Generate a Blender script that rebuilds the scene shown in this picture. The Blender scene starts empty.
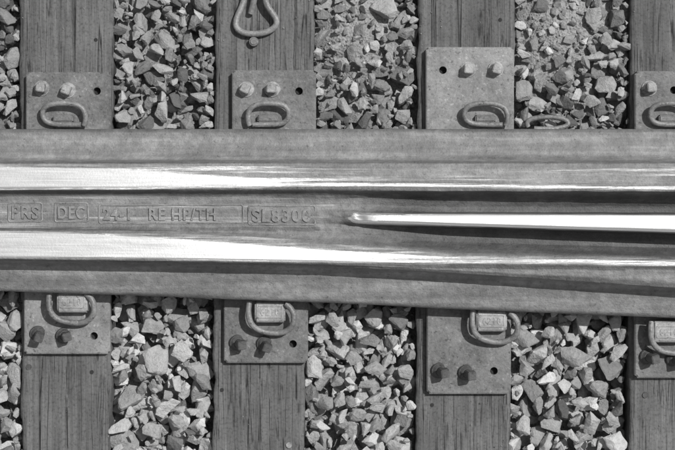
import bpy, bmesh, math, random
import numpy as np
from mathutils import Vector, noise, Matrix, Euler

random.seed(7); np.random.seed(7)
S=0.0025; CX=337.5; CY=225.0; H=4.0
# image pixel coordinates (2.5 mm units at tie-top level) -> metres at height z
def wx(u,z=0.0): return (u-CX)*S*(1-z/H)
def wy(v,z=0.0): return (CY-v)*S*(1-z/H)
scene=bpy.context.scene
COL=scene.collection

def link(o,parent=None):
    COL.objects.link(o)
    if parent: o.parent=parent
    return o
def obj_from_bm(bm,name,mat,parent=None,smooth=False):
    me=bpy.data.meshes.new(name); bm.to_mesh(me); bm.free()
    if smooth: me.polygons.foreach_set('use_smooth',[True]*len(me.polygons))
    if mat: me.materials.append(mat)
    return link(bpy.data.objects.new(name,me),parent)

# ---------------- materials ----------------
class NT:
    def __init__(s,name):
        s.m=bpy.data.materials.new(name); s.m.use_nodes=True
        s.t=s.m.node_tree; s.n=s.t.nodes; s.b=s.n['Principled BSDF']
        s.tc=s.n.new('ShaderNodeTexCoord')
    def map(s,scale,src='Object'):
        mp=s.n.new('ShaderNodeMapping'); mp.inputs['Scale'].default_value=scale
        s.t.links.new(s.tc.outputs[src],mp.inputs['Vector']); return mp.outputs[0]
    def noise(s,scale,vec,detail=6,rough=.6):
        t=s.n.new('ShaderNodeTexNoise'); t.inputs['Scale'].default_value=scale
        t.inputs['Detail'].default_value=detail; t.inputs['Roughness'].default_value=rough
        s.t.links.new(vec,t.inputs['Vector']); return t.outputs[0]
    def vor(s,scale,vec,feature='F1'):
        t=s.n.new('ShaderNodeTexVoronoi'); t.inputs['Scale'].default_value=scale; t.feature=feature
        s.t.links.new(vec,t.inputs['Vector']); return t.outputs['Distance']
    def ramp(s,f,pts):
        r=s.n.new('ShaderNodeValToRGB'); e=r.color_ramp.elements
        while len(e)<len(pts): e.new(0.5)
        for i,(p,c) in enumerate(pts):
            e[i].position=p; e[i].color=(c,c,c,1)
        s.t.links.new(f,r.inputs[0]); return r.outputs[0]
    def math(s,op,a,b=None,clamp=False):
        m=s.n.new('ShaderNodeMath'); m.operation=op; m.use_clamp=clamp
        for i,x in enumerate((a,b)):
            if x is None: continue
            if isinstance(x,(int,float)): m.inputs[i].default_value=x
            else: s.t.links.new(x,m.inputs[i])
        return m.outputs[0]
    def attr(s,name):
        a=s.n.new('ShaderNodeAttribute'); a.attribute_name=name; return a.outputs['Fac']
    def bump(s,h,dist,strength=1.0,prev=None):
        b=s.n.new('ShaderNodeBump'); b.inputs['Distance'].default_value=dist; b.inputs['Strength'].default_value=strength
        s.t.links.new(h,b.inputs['Height'])
        if prev: s.t.links.new(prev,b.inputs['Normal'])
        return b.outputs[0]
    def set(s,k,v):
        if isinstance(v,(int,float)): s.b.inputs[k].default_value=v
        else: s.t.links.new(v,s.b.inputs[k])
    def col(s,v):
        s.t.links.new(v,s.b.inputs['Base Color'])

def steel(name,lo,hi,rough=.6,bd=.0012,spot=1.5):
    a=NT(name); v=a.map((1,1,1))
    n1=a.noise(13,v,8,.7); n2=a.noise(170,v,3,.6); n3=a.noise(48,v,5,.7)
    f=a.math('ADD',a.math('MULTIPLY',n1,.5),a.math('ADD',a.math('MULTIPLY',n2,.2),a.math('MULTIPLY',n3,.3)))
    base=a.ramp(f,[(.38,lo),(.5,(lo+hi)/2),(.60,hi)])
    sp=a.ramp(a.noise(85,v,3,.7),[(.30,.45),(.40,1),(.62,1),(.70,spot)])
    a.col(a.math('MULTIPLY',base,sp))
    a.set('Roughness',a.ramp(n3,[(.3,rough-.1),(.7,rough+.15)]))
    a.set('Normal',a.bump(n2,bd,.7,a.bump(n3,bd*2.4,.7)))
    return a.m
M_plate=steel('plate_steel',.065,.185,.62)
M_plate_light=steel('plate_steel_dusty',.11,.26,.65)
M_clip=steel('clip_steel',.09,.24,.42)
M_bolt=steel('bolt_steel',.12,.36,.45)
M_bolt_shade_nail=steel('bolt_shade_nail',.03,.08,.6)  # dark bolt copy: shade painted into the lower spikes' colour; also dark nail steel
M_shoulder=steel('shoulder_casting',.16,.38,.55)
M_dark=steel('hole_dark',.012,.03,.9)  # near-black discs for plate hole bottoms and old spike holes

# frog
a=NT('frog_steel'); v=a.map((1,1,1)); st=a.map((1.6,95,30)); st2=a.map((8,420,60)); st3=a.map((2.2,40,20))
n1=a.noise(7,v,8,.7); n2=a.noise(210,v,3,.65); n3=a.noise(50,v,5,.72); s1=a.noise(1,st,6,.6); s2=a.noise(1,st2,3,.6); s3=a.noise(1,st3,5,.65)
pol=a.attr('polish'); painted_shade=a.attr('painted_shade')
f=a.math('ADD',a.math('MULTIPLY',n1,.3),a.math('ADD',a.math('MULTIPLY',n3,.3),a.math('MULTIPLY',s3,.4)))
body=a.ramp(f,[(.37,.085),(.5,.16),(.63,.29)])
pits=a.ramp(a.noise(110,v,3,.7),[(.30,.55),(.40,1)])
body=a.math('MULTIPLY',a.math('MULTIPLY',body,pits),a.math('SUBTRACT',1,a.math('MULTIPLY',painted_shade,.75)))  # body colour darkened by the shade painted into recesses and seams
pm=a.math('ADD',pol,a.math('MULTIPLY',a.math('SUBTRACT',s1,.5),2.0))
pm=a.math('ADD',pm,a.math('MULTIPLY',a.math('SUBTRACT',s2,.5),.9))
pm=a.ramp(pm,[(.28,0),(.72,1)])
pm=a.math('MULTIPLY',pm,a.ramp(pol,[(.02,0),(.25,1)]))
mx=a.n.new('ShaderNodeMix'); mx.data_type='RGBA'
a.t.links.new(pm,mx.inputs['Factor']); a.t.links.new(body,mx.inputs['A']); mx.inputs['B'].default_value=(.88,.88,.88,1)
a.col(mx.outputs['Result']); a.set('Metallic',pm)
a.set('Roughness',a.math('SUBTRACT',.62,a.math('MULTIPLY',pm,a.ramp(s2,[(.3,.19),(.7,.27)]))))
hb=a.math('MULTIPLY',a.math('ADD',n2,n3),a.math('SUBTRACT',1,a.math('MULTIPLY',pm,.9)))
a.set('Normal',a.bump(hb,.002,.8,a.bump(s2,.0003,.5)))
M_frog=a.m
M_letter=steel('raised_lettering',.12,.25,.6)

# wood
def wood(name,lo,hi):
    a=NT(name); g=a.map((38,1.4,38)); g2=a.map((170,5,170)); v=a.map((1,1,1)); g3=a.map((20,.5,20)); g4=a.map((9,7,9)); g5=a.map((70,2.2,70))
    n1=a.noise(1,g,7,.65); n2=a.noise(1,g2,4,.7); n3=a.noise(7,v,6,.65); c=a.noise(1,g3,4,.5); sp=a.noise(150,v,3,.65); gate=a.noise(1,g4,3,.5); c2=a.noise(1,g5,3,.5)
    f=a.math('ADD',a.math('MULTIPLY',n1,.4),a.math('ADD',a.math('MULTIPLY',n2,.25),a.math('MULTIPLY',n3,.35)))
    base=a.ramp(f,[(.37,lo),(.5,(lo+hi)/2),(.62,hi)])
    dd=a.math('ADD',a.math('ABSOLUTE',a.math('SUBTRACT',c,.5)),a.ramp(gate,[(.46,.0),(.6,.03)]))
    crack=a.ramp(dd,[(0,0.12),(.005,.5),(.014,1)])
    fine=a.ramp(a.math('ADD',a.math('ABSOLUTE',a.math('SUBTRACT',c2,.5)),a.ramp(gate,[(.4,.04),(.55,.0)])),[(0,.45),(.012,.8),(.03,1)])
    spk=a.ramp(sp,[(.3,.5),(.45,.85),(.7,1)])
    col=a.math('MULTIPLY',a.math('MULTIPLY',a.math('MULTIPLY',base,fine),crack),spk)
    a.col(col); a.set('Roughness',.85)
    hh=a.math('ADD',n2,a.math('MULTIPLY',n1,.6))
    a.set('Normal',a.bump(a.math('MULTIPLY',crack,fine),.004,.8,a.bump(hh,.004,.7,a.bump(sp,.002,.6))))
    return a.m
M_wood=wood('creosoted_wood',.06,.175)

# stone
a=NT('ballast_stone'); v=a.map((1,1,1)); tone=a.attr('tone')
n1=a.noise(28,v,7,.7); n2=a.noise(230,v,3,.7); n3=a.noise(75,v,5,.65)
f=a.math('ADD',a.math('MULTIPLY',n1,.4),a.math('ADD',a.math('MULTIPLY',n2,.25),a.math('MULTIPLY',n3,.35)))
b=a.ramp(f,[(.33,.45),(.5,.76),(.66,1.0)])
a.col(a.math('MULTIPLY',b,a.ramp(tone,[(0,.11),(.3,.25),(.75,.47),(1,.72)])))
a.set('Roughness',.85); a.set('Normal',a.bump(n3,.007,.9,a.bump(n2,.0025,.8)))
M_stone=a.m

# ground fines
a=NT('ground_fines'); v=a.map((1,1,1))
n1=a.noise(5,v,8,.6); n2=a.noise(160,v,4,.75); vo=a.vor(70,v); vo2=a.vor(170,v)
f=a.math('ADD',a.math('MULTIPLY',n1,.4),a.math('ADD',a.math('MULTIPLY',n2,.4),a.math('MULTIPLY',vo2,.25)))
a.col(a.ramp(f,[(.3,.12),(.5,.25),(.7,.38)]))
a.set('Roughness',.95); a.set('Normal',a.bump(vo,.006,.6,a.bump(vo2,.004,.8,a.bump(n2,.004,.9))))
M_ground=a.m

# ---------------- ground ----------------
def fn(x,y,s,o=0): return noise.fractal(Vector((x*s+o,y*s-o,o*1.7)),1.0,2.0,5)
def fines(x,y):
    u=x/S+CX; v=CY-y/S
    z=-.095+.012*fn(x,y,6)
    if v<140:
        for cu,cv,ru,rv,h in ((352,18,44,70,.055),(558,14,58,70,.060),(150,-60,60,60,.05)):
            d=((u-cu)/ru)**2+((v-cv)/rv)**2
            z+=h*math.exp(-d*.9)
        z+=.028
    return min(z+.004*fn(x,y,30,1),-.012+.006*fn(x,y,14,3))
dense=list(np.linspace(-1.7,1.7,341)); outer=[2,2.6,4,7,12,25,60,120,300]
xs=[-o for o in outer[::-1]]+dense+outer
ys=[-o for o in outer[::-1]]+list(np.linspace(-1.7,1.7,341))+outer
nx,ny=len(xs),len(ys)
vs=[]
for y in ys:
    for x in xs:
        z=fines(x,y) if abs(x)<=1.7 and abs(y)<=1.7 else -.05
        vs.append((x,y,z))
fs=[(j*nx+i,j*nx+i+1,(j+1)*nx+i+1,(j+1)*nx+i) for j in range(ny-1) for i in range(nx-1)]
me=bpy.data.meshes.new('ground'); me.from_pydata(vs,[],fs); me.polygons.foreach_set('use_smooth',[True]*len(fs)); me.materials.append(M_ground)
link(bpy.data.objects.new('ground',me))

# ---------------- ties ----------------
def make_tie(uc_top,uc_bot,w_top,w_bot,seed,crack=None):
    L=1.55; NX=44; NY=240; dep=.17
    verts=[];faces=[]
    def edge(y):
        t=(CY-y/S)/450.0
        c=uc_top+(uc_bot-uc_top)*t; w=w_top+(w_bot-w_top)*t
        c=min(max(c,min(uc_top,uc_bot)-2),max(uc_top,uc_bot)+2); w=min(max(w,85),105)
        return wx(c-w/2),wx(c+w/2)
    prof=[(0,-dep)]+[(0,-dep*.5)]+[(0,-.03),(0,-.012)]+[(i/NX,0) for i in range(NX+1)]+[(1,-.012),(1,-.03),(1,-dep*.5),(1,-dep)]
    n=len(prof)
    for j in range(NY+1):
        y=-L+2*L*j/NY
        x0,x1=edge(y)
        x0+=.005*fn(0,y,7,seed)+.003*fn(0,y,40,seed); x1+=.005*fn(5,y,7,seed)+.003*fn(5,y,40,seed)
        for k,(t,z) in enumerate(prof):
            x=x0+(x1-x0)*t
            zz=z
            if z==0:
                e=min(t,1-t)
                zz-=.005*max(0,1-e/.05)**2
                zz+=.0016*noise.noise(Vector((x*90+seed,y*2.2,seed)))+.002*fn(x*3,y*.6,4,seed)-.001
                if crack is not None:
                    cxp=x0+(x1-x0)*(crack+.03*noise.noise(Vector((seed,y*3,0))))
                    d=abs(x-cxp)
                    if y>.2: zz-=.014*max(0,1-d/.005)
            verts.append((x,y,zz))
    for j in range(NY):
        for k in range(n-1):
            faces.append((j*n+k,j*n+k+1,(j+1)*n+k+1,(j+1)*n+k))
    faces.append(tuple(range(n-1,-1,-1))); faces.append(tuple(NY*n+k for k in range(n)))
    me=bpy.data.meshes.new('wooden_railway_tie'); me.from_pydata(verts,[],faces)
    me.polygons.foreach_set('use_smooth',[True]*(len(faces)-2)+[False]*2); me.materials.append(M_wood)
    return link(bpy.data.objects.new('wooden_railway_tie',me))
T=[make_tie(65.5,66,93,88,1,.56),make_tie(265,258,99,92,2,.8),make_tie(466.5,463,97,94,3,None),make_tie(678,675,94,92,4,.5)]
for u,sd in ((-340,5),(-137,6),(880,7),(1083,8)): make_tie(u,u,93,90,sd,.4)
def disc(name,u,v,z,r,h,mat,parent,seg=20):
    bm=bmesh.new()
    bmesh.ops.create_cone(bm,cap_ends=True,segments=seg,radius1=r,radius2=r*.9,depth=h)
    bmesh.ops.translate(bm,verts=bm.verts,vec=(wx(u,z),wy(v,z),z+h/2))
    return obj_from_bm(bm,name,mat,parent)
for t,u,v in ((0,29,367),(1,289,445),(3,645,395)):
    disc('tie_nail',u,v,-.003,.008,.0055,M_bolt if v==445 else M_bolt_shade_nail,T[t])
for t,u,v in ((0,92,372),(0,96,40),(2,432,405),(2,500,20),(1,222,390),(1,300,100)):
    disc('old_spike_hole',u,v,-.004,.0055,.0042,M_dark,T[t],9)

# ---------------- tie plates ----------------
def rounded_plate(u0,v0,u1,v1,z0,z1,holes,name,mat):
    bm=bmesh.new()
    bmesh.ops.create_cube(bm,size=1)
    x0,x1=sorted((wx(u0,z1),wx(u1,z1))); y0,y1=sorted((wy(v0,z1),wy(v1,z1)))
    for vt in bm.verts:
        vt.co=Vector(((x0+x1)/2+vt.co.x*(x1-x0),(y0+y1)/2+vt.co.y*(y1-y0),(z0+z1)/2+vt.co.z*(z1-z0)))
    ve=[e for e in bm.edges if abs(e.verts[0].co.z-e.verts[1].co.z)>.005]
    bmesh.ops.bevel(bm,geom=ve,offset=.006,segments=3,affect='EDGES')
    te=[e for e in bm.edges if e.verts[0].co.z>z1-1e-5 and e.verts[1].co.z>z1-1e-5]
    bmesh.ops.bevel(bm,geom=te,offset=.0022,segments=2,affect='EDGES')
    o=obj_from_bm(bm,name,mat)
    cut=bmesh.new()
    for (hu,hv,r) in holes:
        r_=bmesh.ops.create_cone(cut,cap_ends=True,segments=24,radius1=r,radius2=r,depth=.08)
        bmesh.ops.translate(cut,verts=r_['verts'],vec=(wx(hu,z1),wy(hv,z1),z1))
    co=obj_from_bm(cut,'hole_cutter',None)
    md=o.modifiers.new('holes','BOOLEAN'); md.object=co; md.operation='DIFFERENCE'; md.solver='EXACT'
    dg=bpy.context.evaluated_depsgraph_get(); dg.update()
    nm=bpy.data.meshes.new_from_object(o.evaluated_get(dg))
    o.modifiers.clear(); o.data=nm
    bpy.data.objects.remove(co)
    return o
ZP=.020
def bolt(u,v,parent,rot,h=.028,s=.0115,lean=(0,0),mat=None):
    bm=bmesh.new()
    def cyl(r1,r2,z0,z1,seg=24):
        r=bmesh.ops.create_cone(bm,cap_ends=True,segments=seg,radius1=r1,radius2=r2,depth=z1-z0)
        bmesh.ops.translate(bm,verts=r['verts'],vec=(0,0,(z0+z1)/2)); return r['verts']
    cyl(.0205,.019,0,.004); cyl(.0175,.0125,.004,.011)
    if h>.035: cyl(.011,.011,.011,h-.014)
    vsq=cyl(s*1.42,s*1.3,max(.011,h-.018),h,4)
    bmesh.ops.rotate(bm,verts=vsq,cent=(0,0,0),matrix=Matrix.Rotation(math.radians(45),3,'Z'))
    es=list({e for vv in vsq for e in vv.link_edges})
    bmesh.ops.bevel(bm,geom=es,offset=.0016,segments=2,affect='EDGES')
    bmesh.ops.transform(bm,verts=bm.verts,matrix=Matrix.Translation((wx(u,ZP+.01),wy(v,ZP+.01),ZP-.001))@Euler((lean[0],lean[1],math.radians(rot))).to_matrix().to_4x4())
    return obj_from_bm(bm,'square_head_spike',mat or M_bolt,parent)
def plate(u0,v0,u1,v1,bolts,holes,mat,h=.028,bm_=None):
    hv=[(a,b,.0095) for a,b in holes]
    p=rounded_plate(u0,v0,u1,v1,-.002,ZP,hv,'steel_tie_plate',mat)
    for a_,b_ in holes: disc('hole_bottom',a_,b_,.001,.0093,.0015,M_dark,p)
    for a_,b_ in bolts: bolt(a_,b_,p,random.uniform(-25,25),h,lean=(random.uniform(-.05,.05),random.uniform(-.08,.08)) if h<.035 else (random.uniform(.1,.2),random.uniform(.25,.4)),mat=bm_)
    return p
P=[]
P.append(plate(26,72,111,146,[(41,88),(67,90)],[(97,91)],M_plate))
P.append(plate(232,70,316,146,[(246,89),(272,89)],[(299,91)],M_plate))
P.append(plate(426,47,514,146,[(469,69),(496,69)],[(443,70)],M_plate_light))
P.append(plate(635,71,722,146,[(650,88),(708,88)],[(674,90)],M_plate))
P.append(plate(24,280,110,354,[(37,334),(63,336)],[(94,336)],M_plate_light,.046,M_bolt_shade_nail))
P.append(plate(224,285,308,363,[(237,343),(264,344)],[(293,344)],M_plate,.046,M_bolt_shade_nail))
P.append(plate(427,296,511,394,[(439,371),(466,373)],[(494,371)],M_plate,.046,M_bolt_shade_nail))
P.append(plate(635,305,722,378,[(648,357),(674,359)],[(703,360)],M_plate,.046,M_bolt_shade_nail))

# ---------------- clips ----------------
def tube(pts,r,name,mat,parent=None):
    cu=bpy.data.curves.new(name,'CURVE'); cu.dimensions='3D'; cu.bevel_depth=r; cu.bevel_resolution=6; cu.resolution_u=10; cu.use_fill_caps=True
    sp=cu.splines.new('NURBS'); sp.points.add(len(pts)-1)
    for p,q in zip(sp.points,pts): p.co=(*q,1)
    sp.order_u=4; sp.use_endpoint_u=True
    tmp=bpy.data.objects.new(name,cu); COL.objects.link(tmp)
    dg=bpy.context.evaluated_depsgraph_get(); dg.update()
    me=bpy.data.meshes.new_from_object(tmp.evaluated_get(dg)); bpy.data.objects.remove(tmp)
    me.materials.clear(); me.materials.append(mat)
    me.polygons.foreach_set('use_smooth',[True]*len(me.polygons))
    return link(bpy.data.objects.new(name,me),parent)
def text3(s,x0,x1,y0,y1,z,name,h,off,parent,mat):
    cu=bpy.data.curves.new(name,'FONT'); cu.body=s; cu.size=1; cu.extrude=.04; cu.offset=off; cu.bevel_depth=.008
    cu.space_character=1.12
    t=bpy.data.objects.new(name,cu); COL.objects.link(t)
    dg=bpy.context.evaluated_depsgraph_get(); dg.update()
    me=bpy.data.meshes.new_from_object(t.evaluated_get(dg)); bpy.data.objects.remove(t)
    co=np.empty(len(me.vertices)*3); me.vertices.foreach_get('co',co); co=co.reshape(-1,3)
    mn=co.min(0); mxx=co.max(0)
    co[:,0]=x0+(co[:,0]-mn[0])/(mxx[0]-mn[0])*(x1-x0); co[:,1]=y0+(co[:,1]-mn[1])/(mxx[1]-mn[1])*(y1-y0)
    co[:,2]=z-.001+(co[:,2]-mn[2])/(mxx[2]-mn[2])*(h+.001)
    for q in range(len(co)):   # worn, uneven casting
        co[q,2]+=.0011*noise.noise(Vector((co[q,0]*45,co[q,1]*45,1)))
        co[q,0]+=.0005*noise.noise(Vector((co[q,0]*250,co[q,1]*250,3))); co[q,1]+=.0006*noise.noise(Vector((co[q,0]*250,co[q,1]*250,7)))
    me.vertices.foreach_set('co',co.ravel()); me.materials.clear(); me.materials.append(mat)
    return link(bpy.data.objects.new(name,me),parent)
def shoulder(u,v,w,d,h,parent):
    bm=bmesh.new()
    n=10
    W=w*S/2; D=d*S
    prof=[(-D/2,0),(-D/2,h*.55)]+[(-D/2*math.cos(math.pi*i/n)*.98,h*.55+h*.45*math.sin(math.pi*i/n)**.6) for i in range(1,n)]+[(D/2,h*.55),(D/2,0)]
    A=[bm.verts.new((-W,y,z)) for y,z in prof]; B=[bm.verts.new((W,y,z)) for y,z in prof]
    k=len(prof)
    for i in range(k-1): bm.faces.new((A[i],A[i+1],B[i+1],B[i]))
    bm.faces.new(A[::-1]); bm.faces.new(B); bm.faces.new((A[0],B[0],B[-1],A[-1]))
    bmesh.ops.recalc_face_normals(bm,faces=bm.faces)
    bmesh.ops.bevel(bm,geom=[e for e in bm.edges if e.is_manifold and e.calc_face_angle(0)>.9],offset=.004,segments=3,affect='EDGES')
    for (ax,ay,bw,bd) in ((0,D*.25,W*.78,.0009),(0,-D*.25,W*.78,.0009),(W*.78,0,.0009,D*.25),(-W*.78,0,.0009,D*.25)):
        r=bmesh.ops.create_cube(bm,size=1)
        for vt in r['verts']: vt.co=Vector((ax+vt.co.x*2*bw,ay+vt.co.y*2*bd,h*.98+vt.co.z*.0028))
    X0,Y0=wx(u,ZP+h),wy(v,ZP+h)
    bmesh.ops.translate(bm,verts=bm.verts,vec=(X0,Y0,ZP))
    o=obj_from_bm(bm,'clip_shoulder',M_shoulder,parent)
    text3('6210',X0-W*.6,X0+W*.6,Y0-D*.15,Y0+D*.15,ZP+h*.975,'shoulder_lettering',.002,0.0,parent,M_shoulder)
    return o
def clip_low(u,v,pp):
    shoulder(u,v-1,30,22,.036,pp)
    rel=[(-20,-12,.03),(-21,-6,.034),(-21,4,.034),(-17,13,.03),(-8,18,.022),(4,20,.02),(15,19,.022),(23,13,.03),(25,4,.036),(23,-5,.038),(16,-10,.036)]
    return tube([(wx(u+a,ZP),wy(v+b,ZP),ZP+c) for a,b,c in rel],.0072,'rail_clip',M_clip)
for u,v,p in ((72,303,4),(270,313,5),(492,322,6),(669,333,7)): clip_low(u,v,P[p])
def clip_high(u,v,sx=1,m=1):
    rel=[(17,9,.014),(4,9,.012),(-12,9,.012),(-20,5,.015),(-22,-3,.020),(-18,-10,.024),(-6,-12,.026),(8,-12,.026),(18,-9,.024),(22,-2,.022),(22,6,.018),(20,10,.016)]
    return tube([(wx(u+a*sx*m,ZP),wy(v+b,ZP),ZP+c) for a,b,c in rel],.0066,'rail_clip',M_clip)
clip_high(65,116); clip_high(269,116,.95,-1)
clip_high(485,116); clip_high(668,116,.9)
def slab(u,v,w,d,h,parent):
    bm=bmesh.new(); bmesh.ops.create_cube(bm,size=1)
    for vt in bm.verts: vt.co=Vector((wx(u,ZP)+vt.co.x*w*S,wy(v,ZP)+vt.co.y*d*S*(1 if vt.co.z<0 else .75),ZP-.0005+(vt.co.z+.5)*h))
    bmesh.ops.bevel(bm,geom=list(bm.edges),offset=.003,segments=2,affect='EDGES')
    return obj_from_bm(bm,'clip_shoulder',M_plate,parent)
for u,p in ((64,0),(268,1),(485,2),(668,3)): slab(u,119,20,9,.016,P[p])
lo=[(-19,4),(-22,-1),(-15,-5),(0,-6),(15,-5),(22,0),(18,5),(0,7),(-14,6)]
tube([(wx(547+a),wy(123+b),.004+.002*i) for i,(a,b) in enumerate(lo)],.0062,'rail_clip',M_clip)
lo=[(247,-22),(246,-6),(244,6),(238,17),(235,27),(239,34),(250,37),(264,36),(275,31),(278,24),(273,16),(266,8),(265,-4),(262,-9),(256,-6),(254,6),(251,16)]
zz=[.008,.008,.008,.009,.011,.012,.012,.012,.013,.015,.018,.022,.026,.027,.026,.018,.010]
tube([(wx(a),wy(b-2),z) for (a,b),z in zip(lo,zz)],.0078,'rail_clip',M_clip)
bm=bmesh.new(); r=bmesh.ops.create_cone(bm,cap_ends=True,segments=20,radius1=.013,radius2=.011,depth=.02)
bmesh.ops.bevel(bm,geom=[e for e in bm.edges if e.calc_face_angle(0)>1],offset=.003,segments=3,affect='EDGES')
bmesh.ops.translate(bm,verts=bm.verts,vec=(wx(254),wy(42),.008)); obj_from_bm(bm,'drive_spike_head',M_plate,T[1])

# ---------------- frog casting ----------------
KX=[-250,0,150,250,335,365,450,675,925]
def row(ys,zs):
    ys=[ys]*9 if not isinstance(ys,(list,tuple)) else ys
    zs=[zs]*9 if not isinstance(zs,(list,tuple)) else zs
    if len(ys)==7: ys=[ys[0]+(ys[0]-ys[1])*1.6]+list(ys)+[ys[6]+(ys[6]-ys[5])*1.1]
    if len(zs)==7: zs=[zs[0]]+list(zs)+[zs[6]]
    return (ys,zs)
fe=[291,296,300,303,304.3,309,318]
oh=[261,263,265,267,268.5,273,288]
R=[
 row(129,.0205),row(129,.034),row(131.5,.041),row(145,.047),row(155,.054),row(159.5,.066),row(161.5,.10),row(161.5,.150),row(163,.1615),row(166,.1645),
 row(177,.1685),row(187.5,.172),row([190,190,190,190,190.5,191,191.5],.1695),row([192.5]*3+[193,193,194,195],[.152]*4+[.148,.140,.138]),row([197]*3+[198,198,199,200],[.138]*4+[.130,.115,.105]),row([205,205,205,205,206,207,207],[.1355]*4+[.128,.105,.092]),
 row([208,208,208,209,211.5,212,212.5],[.135,.135,.135,.136,.138,.110,.092]),
 row([211,211,211,213,214,214.5,215.5],[.135,.135,.135,.138,.160,.168,.169]),
 row([213,213,213,215,216,216.5,218],[.135,.135,.135,.139,.163,.171,.172]),
 row([216,216,216,218,220.5,223,229.5],[.135,.135,.135,.139,.164,.173,.1745]),
 row([218,218,218,221,223,225.5,232],[.135,.135,.135,.137,.158,.169,.171]),
 row([221,221,222,224,226,228,235],[.135,.135,.135,.1345,.130,.108,.095]),
 row([225,225,228,232,236,242,248],[.136,.136,.136,.136,.130,.110,.095]),
 row([228,229,233,238,241,248,254],[.141,.141,.141,.141,.138,.128,.120]),
 row([230,231.5,236,243,245,253,258],.157),
 row([232.5,234,239.5,246,249,256,260.5],.1665),
 row([244,247,250,254,256,259.5,262.5],.1695),
 row([256,257.5,259,260.5,261.5,263.5,265.5],.1725),
 row([257.3,258.8,260.4,262,263,265,267.5],.1690),
 row([258.7,260.7,262.5,264.5,266,270,282],.1675),
 row([o-.3 for o in oh],.158),row(oh,.122),row([o+3 for o in oh],.108),row([o+8 for o in oh],.100),
 row([o*.45+f_*.55 for o,f_ in zip(oh,fe)],.094),
 row([f_-2.5 for f_ in fe],.084),row(fe,.074),row(fe,.0205)]
NXF=470
us=np.linspace(-250,925,NXF)
Y=np.array([np.interp(us,KX,r[0]) for r in R]); Z=np.array([np.interp(us,KX,r[1]) for r in R])
k=np.hanning(17); k/=k.sum()
def sm(A):
    P_=np.pad(A,((0,0),(8,8)),mode='edge'); return np.array([np.convolve(p,k,'valid') for p in P_])
Y=sm(Y);Z=sm(Z)
tt=[]
for i in range(len(R)-1):
    gap=max(abs(Y[i+1]-Y[i]).max(),1); n=max(2,min(8,int(gap/1.6)))
    for q in range(n): tt.append(i+q/n)
tt.append(len(R)-1); tt=np.array(tt)
Yf=np.array([np.interp(tt,np.arange(len(R)),Y[:,i]) for i in range(NXF)]); Zf=np.array([np.interp(tt,np.arange(len(R)),Z[:,i]) for i in range(NXF)])
m=len(tt)
def ip(u,xs_,ys_): return float(np.interp(u,xs_,ys_))
def band(v,a_,b_,soft=1.5):
    return max(0,min(1,(v-a_)/soft+.5))*max(0,min(1,(b_-v)/soft+.5))
verts=[];pol=[];painted_shade=[]
for i in range(NXF):
    u=us[i]
    upU=ip(u,[0,100,200,250,300,400,675],[166,168.5,173,177.5,180,182.5,185.5]); 
    upL=ip(u,[0,250,400,675],[189,188,188,190])
    loU=ip(u,[0,60,150,250,350,450,675],[231.5,232.5,237,244,251,256.5,261]); loL=ip(u,[0,250,400,675],[257,260.5,263,265.5])
    for j in range(m):
        v=Yf[i,j]; z=Zf[i,j]
        p=0; shade=0
        f1=ip(u,[120,260,330,480,675],[1.12,.85,.58,.48,.44])
        if 160<v<192 and z>.15:
            p=max(ip(u,[100,400],[.34,.26])*band(v,164,189,2),f1*band(v,upU,upL,3))
        if 228<v and z>.158 and v<loL+3:
            f2=ip(u,[250,400,500,675],[1.12,.85,.66,.55])
            p=max(ip(u,[200,450],[.36,.26])*band(v,233,loL,2),f2*band(v,loU,loL,3))
        if 210<v<234 and z>.150 and u>340:
            p=max(p,ip(u,[345,358],[0,1.05]))
        if z>.165 and v>loL+2 : p=max(p,.08)
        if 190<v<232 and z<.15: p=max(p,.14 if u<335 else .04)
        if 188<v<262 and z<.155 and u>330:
            shade=min(1,(u-330)/80)*min(1,max(0,(.158-z)/.03))*.72  # shade painted into the flangeway colour, stronger with depth
        if 189.5<v<195 or (227<v<231 and u<320): shade=max(shade,.6)
        if v>loL+1.5 and v<loL+5 and z>.15: shade=.75  # painted dark seam beside the lower wing
        if 161.5<v<164: shade=.5  # painted shade line at the head overhang
        if v<133: shade=.4
        rough=(1-min(1,p*1.2))
        x=wx(u,z); y=wy(v,z)
        nz=rough*(.0009*fn(x,y,22,2)+.0006*noise.noise(Vector((x*120,y*120,z*60))))
        nz+=.0005*fn(x*.4,y*3,9,5)
        if 315<u<365 and 196<v<238 and z<.17: nz+=.0035*fn(x,y,40,9)
        if 425<u<460 and 190<v<200: nz+=.006*max(0,fn(x,y,60,4)+.1)
        if 0<j<m-1: verts.append((x,y+rough*.0008*fn(x,z*3,18,4),z+nz))
        else: verts.append((x,y,z))
        pol.append(p); painted_shade.append(shade)
faces=[(i*m+j,i*m+j+1,(i+1)*m+j+1,(i+1)*m+j) for i in range(NXF-1) for j in range(m-1)]
faces.append(tuple(range(m))[::-1]); faces.append(tuple((NXF-1)*m+j for j in range(m)))
for i in range(NXF-1): faces.append((i*m,(i+1)*m,(i+1)*m+m-1,i*m+m-1))
me=bpy.data.meshes.new('railway_frog'); me.from_pydata(verts,[],faces)
bm=bmesh.new(); bm.from_mesh(me); bmesh.ops.recalc_face_normals(bm,faces=bm.faces); bm.to_mesh(me); bm.free()
at=me.attributes.new('polish','FLOAT','POINT'); at.data.foreach_set('value',pol)
at=me.attributes.new('painted_shade','FLOAT','POINT'); at.data.foreach_set('value',painted_shade)
me.polygons.foreach_set('use_smooth',[True]*(len(me.polygons))); me.materials.append(M_frog)
try: me.set_sharp_from_angle(angle=math.radians(50))
except Exception as e: print(e)
frog=link(bpy.data.objects.new('railway_frog',me))

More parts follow.
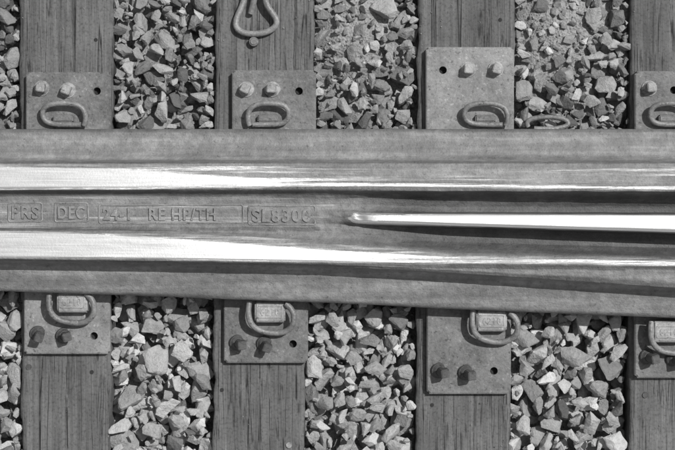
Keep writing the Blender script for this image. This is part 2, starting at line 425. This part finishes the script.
ZF=.1352
def text(s,u0,u1,v0,v1,name,h=.0036,off=.02):
    return text3(s,wx(u0,ZF),wx(u1,ZF),wy(v1,ZF),wy(v0,ZF),ZF,name,h,off,frog,M_letter)
def rim(u0,u1,v0,v1,name):
    z=ZF+.0002
    c=[(u0,v0),(u1,v0),(u1,v1),(u0,v1)]
    pts=[]
    cu=bpy.data.curves.new(name,'CURVE'); cu.dimensions='3D'; cu.bevel_depth=.0022; cu.bevel_resolution=3
    sp=cu.splines.new('POLY'); r=2.0
    cor=[]
    for (cu_,cv_),(a0) in zip(c,(180,270,0,90)):
        sx=1 if cu_==u0 else -1; sy=1 if cv_==v0 else -1
        for q in range(5):
            an=math.radians(a0+q*22.5)
            cor.append((cu_+sx*r+r*math.cos(an),cv_+sy*r+r*math.sin(an)))
    for q in range(len(cor)):
        p0=cor[q]; p1=cor[(q+1)%len(cor)]; L=math.hypot(p1[0]-p0[0],p1[1]-p0[1]); nn=max(1,int(L/4))
        for t in range(nn): pts.append((p0[0]+(p1[0]-p0[0])*t/nn,p0[1]+(p1[1]-p0[1])*t/nn))
    sp.points.add(len(pts)-1)
    for p,q in zip(sp.points,pts):
        w1=noise.noise(Vector((q[0]*.11,q[1]*.11,5)))
        p.co=(wx(q[0]+.5*w1,z),wy(q[1]+.6*noise.noise(Vector((q[0]*.1,q[1]*.1,9))),z),z+.0016*w1,1)
    sp.use_cyclic_u=True
    tmp=bpy.data.objects.new(name,cu); COL.objects.link(tmp)
    dg=bpy.context.evaluated_depsgraph_get(); dg.update()
    me=bpy.data.meshes.new_from_object(tmp.evaluated_get(dg)); bpy.data.objects.remove(tmp)
    me.materials.clear(); me.materials.append(M_letter)
    link(bpy.data.objects.new(name,me),frog)
text('PRS',12,39,205.5,219,'cast_letters'); rim(8.5,42,203,221.5,'letter_panel_rim')
text('DEC',58,85,206,219,'cast_letters'); rim(55,88,203,221.5,'letter_panel_rim')
text('24-1',103,130,207.5,220,'cast_letters'); text('RE HP/TH',149,216,208,220.5,'cast_letters'); rim(99,243,205,223,'letter_panel_rim')
text('SL8300',252,311,209,222,'cast_letters'); rim(248.5,315,206,224.5,'letter_panel_rim')

# ---------------- ballast ----------------
def proto(seed,cuts):
    rnd=random.Random(seed); bm=bmesh.new()
    for i in range(rnd.randint(10,16)):
        d=Vector((rnd.gauss(0,1),rnd.gauss(0,1),rnd.gauss(0,1))).normalized()
        q=max(abs(d.x),abs(d.y),abs(d.z)); d=d*(.55+.45/q*.75)*rnd.uniform(.84,1.06)
        bm.verts.new(d)
    r=bmesh.ops.convex_hull(bm,input=bm.verts)
    bmesh.ops.delete(bm,geom=[g for g in r['geom_interior'] if isinstance(g,bmesh.types.BMVert)],context='VERTS')
    bmesh.ops.dissolve_limit(bm,angle_limit=math.radians(14),verts=bm.verts,edges=bm.edges)
    if cuts:
        bmesh.ops.bevel(bm,geom=list(bm.edges),offset=.04,segments=1,affect='EDGES')
        bmesh.ops.triangulate(bm,faces=bm.faces)
        bmesh.ops.subdivide_edges(bm,edges=[e for e in bm.edges if e.calc_length()>.35],cuts=cuts,use_grid_fill=True)
        bmesh.ops.triangulate(bm,faces=bm.faces)
        for vt in bm.verts:
            vt.co+=vt.co.normalized()*(.085*noise.noise(vt.co*2.3+Vector((seed,0,0)))+.05*noise.noise(vt.co*6+Vector((0,seed,0))))
    bmesh.ops.triangulate(bm,faces=bm.faces)
    se=[e for e in bm.edges if e.is_manifold and e.calc_face_angle(0)>math.radians(24)]
    bmesh.ops.split_edges(bm,edges=se)
    bm.verts.index_update()
    V=np.array([v.co[:] for v in bm.verts]); F=np.array([[v.index for v in f.verts] for f in bm.faces]); bm.free()
    return V,F
hi=[proto(100+i,2) for i in range(30)]; lowp=[proto(200+i,0) for i in range(14)]
cell=.01; GX=int(3.3/cell); GY=int(2.6/cell)
Hm=np.full((GX,GY),-.10)
xsG=-1.65+(np.arange(GX)+.5)*cell; ysG=-1.3+(np.arange(GY)+.5)*cell
for i in range(GX):
    for j in range(0,GY,1):
        Hm[i,j]=fines(xsG[i],ysG[j])
lines_top=[(-386,-293),(-183,-90),(19,112),(215.5,314.5),(418,515),(631,725),(835,925),(1038,1130)]
lines_bot=[(-386,-293),(-183,-90),(22,110),(212,304),(416,510),(629,721),(835,925),(1038,1130)]
VV=[];FF=[];TT=[];off=0
def place(pr,x,y,z,a,b,c,rot,tone):
    global off
    V,F=pr
    Mn=np.array(Euler(rot).to_matrix())
    W=(V*np.array([a,b,c]))@Mn.T+np.array([x,y,z])
    VV.append(W);FF.append(F+off);TT.append(np.full(len(W),tone)); off+=len(W)
def gap_at(gi,y):
    A=lines_top if (CY-y/S)/450<.5 else lines_bot
    return wx(A[gi][1]),wx(A[gi+1][0])
cnt=0
def drop(gi,size,lim,side,tries=7):
    global cnt
    best=None
    a=size*random.uniform(.8,1.3); b=a*random.uniform(.5,.9); c=a*random.uniform(.36,.62)
    ang=random.uniform(0,math.pi)
    for t in range(tries):
        y=random.uniform(-.05,1.25)*side; g0,g1=gap_at(gi,y)
        mrg=min(a*.5,(g1-g0)*.4)
        x=random.uniform(g0+mrg,g1-mrg)
        i0=int((x+1.65)/cell); j0=int((y+1.3)/cell); r=max(1,int(b/cell+.5))
        if i0-r<0 or j0-r<0 or i0+r+1>=GX or j0+r+1>=GY: continue
        h=np.percentile(Hm[i0-r:i0+r+1,j0-r:j0+r+1],66)
        if best is None or h<best[0]: best=(h,x,y,i0,j0)
    if best is None: return False
    h,x,y,i0,j0=best
    z=h+c*.58
    if z+c*.8>lim: return False
    if abs(y)<.16 and z+c>-.0: return False
    R_=int(a/cell)+1
    ii=slice(max(0,i0-R_),min(GX,i0+R_+1)); jj=slice(max(0,j0-R_),min(GY,j0+R_+1))
    X,Yg=np.meshgrid(xsG[ii]-x,ysG[jj]-y,indexing='ij')
    ca,sa=math.cos(ang),math.sin(ang)
    q=((X*ca+Yg*sa)/a)**2+((-X*sa+Yg*ca)/b)**2
    top=np.where(q<1,z+c*.9*np.sqrt(np.clip(1-q,0,1)),-9)
    Hm[ii,jj]=np.maximum(Hm[ii,jj],top)
    inview=abs(x)<.95 and abs(y)<.66
    tn=random.gauss(.5,.22)-.10 if side>0 else random.gauss(.66,.2)
    place(random.choice(hi if inview and size>.012 else lowp),x,y,z,a,b,c,(random.uniform(-.35,.35),random.uniform(-.35,.35),ang),min(1,max(0,tn)))
    cnt+=1
    return True
for gi in range(7):
    for side,sizes,ns in ((1,[.030,.026,.022,.035,.019,.025,.016],330),(-1,[.036,.030,.026,.040,.022,.033,.028],150)):
        fail=0
        while fail<130:
            if not drop(gi,random.choice(sizes),.005,side): fail+=1
        for q in range(ns): drop(gi,random.uniform(.008,.016),.004,side,12)
print('stones',cnt)
for q in range(5200):
    x=random.uniform(-1,1); y=random.uniform(-.66,.66)
    s=random.uniform(.002,.0055)
    u=x/S+CX
    if any(lo_-2<u<hi_+2 for lo_,hi_ in (lines_top if y>0 else lines_bot)): continue
    z=fines(x,y)+s*.4
    place(random.choice(lowp),x,y,z,s,s*.8,s*.6,(random.random(),random.random(),random.random()*6),random.random())
for q in range(700):
    gi=random.randrange(0,8); lo_,hi_=lines_top[gi]
    t_=random.random(); t_=t_ if random.random()<.4 else (t_**3 if random.random()<.5 else 1-t_**3)
    x=wx(lo_+3+(hi_-lo_-6)*t_); y=random.uniform(-.7,.7)
    v=CY-y/S
    if 45<v<395: continue
    s=random.uniform(.0008,.0026)
    place(random.choice(lowp),x,y,s*.3,s,s*.8,s*.6,(0,0,random.random()*6),random.random()*.7)
V=np.concatenate(VV);F=np.concatenate(FF);Tn=np.concatenate(TT)
me=bpy.data.meshes.new('ballast_gravel')
me.vertices.add(len(V)); me.vertices.foreach_set('co',V.ravel())
me.loops.add(len(F)*3); me.loops.foreach_set('vertex_index',F.ravel().astype(np.int32))
me.polygons.add(len(F)); me.polygons.foreach_set('loop_start',(np.arange(len(F))*3).astype(np.int32))
try: me.polygons.foreach_set('loop_total',np.full(len(F),3,dtype=np.int32))
except Exception: pass
me.polygons.foreach_set('use_smooth',np.ones(len(F),dtype=bool))
at=me.attributes.new('tone','FLOAT','POINT'); at.data.foreach_set('value',Tn)
me.update(calc_edges=True); me.validate(); me.materials.append(M_stone)
link(bpy.data.objects.new('ballast_gravel',me))
print('tris',len(F))

# ---------------- light ----------------
el=math.radians(56); az=math.atan2(.80,.60)
d=Vector((math.sin(az)*math.cos(el),math.cos(az)*math.cos(el),math.sin(el)))
sl=bpy.data.lights.new('sun','SUN'); sl.energy=4.2; sl.angle=math.radians(.53); sl.color=(1,.995,.985)
so=link(bpy.data.objects.new('sun',sl)); so.rotation_euler=d.to_track_quat('Z','Y').to_euler(); so.location=d*10
w=bpy.data.worlds.new('World'); scene.world=w; w.use_nodes=True; nt=w.node_tree
bg=nt.nodes['Background']; sk=nt.nodes.new('ShaderNodeTexSky'); sk.sky_type='NISHITA'; sk.sun_disc=False; sk.sun_elevation=el; sk.sun_rotation=az
bw=nt.nodes.new('ShaderNodeRGBToBW'); nt.links.new(sk.outputs[0],bw.inputs[0]); nt.links.new(bw.outputs[0],bg.inputs[0]); bg.inputs[1].default_value=.15
scene.view_settings.view_transform='Standard'; scene.view_settings.look='None'; scene.view_settings.exposure=0

cam=bpy.data.cameras.new('camera'); cam.sensor_width=36; cam.lens=36*H/(675*S); cam.clip_end=1000
co=link(bpy.data.objects.new('camera',cam)); co.location=(0,0,H); co.rotation_euler=(0,0,0)
scene.camera=co
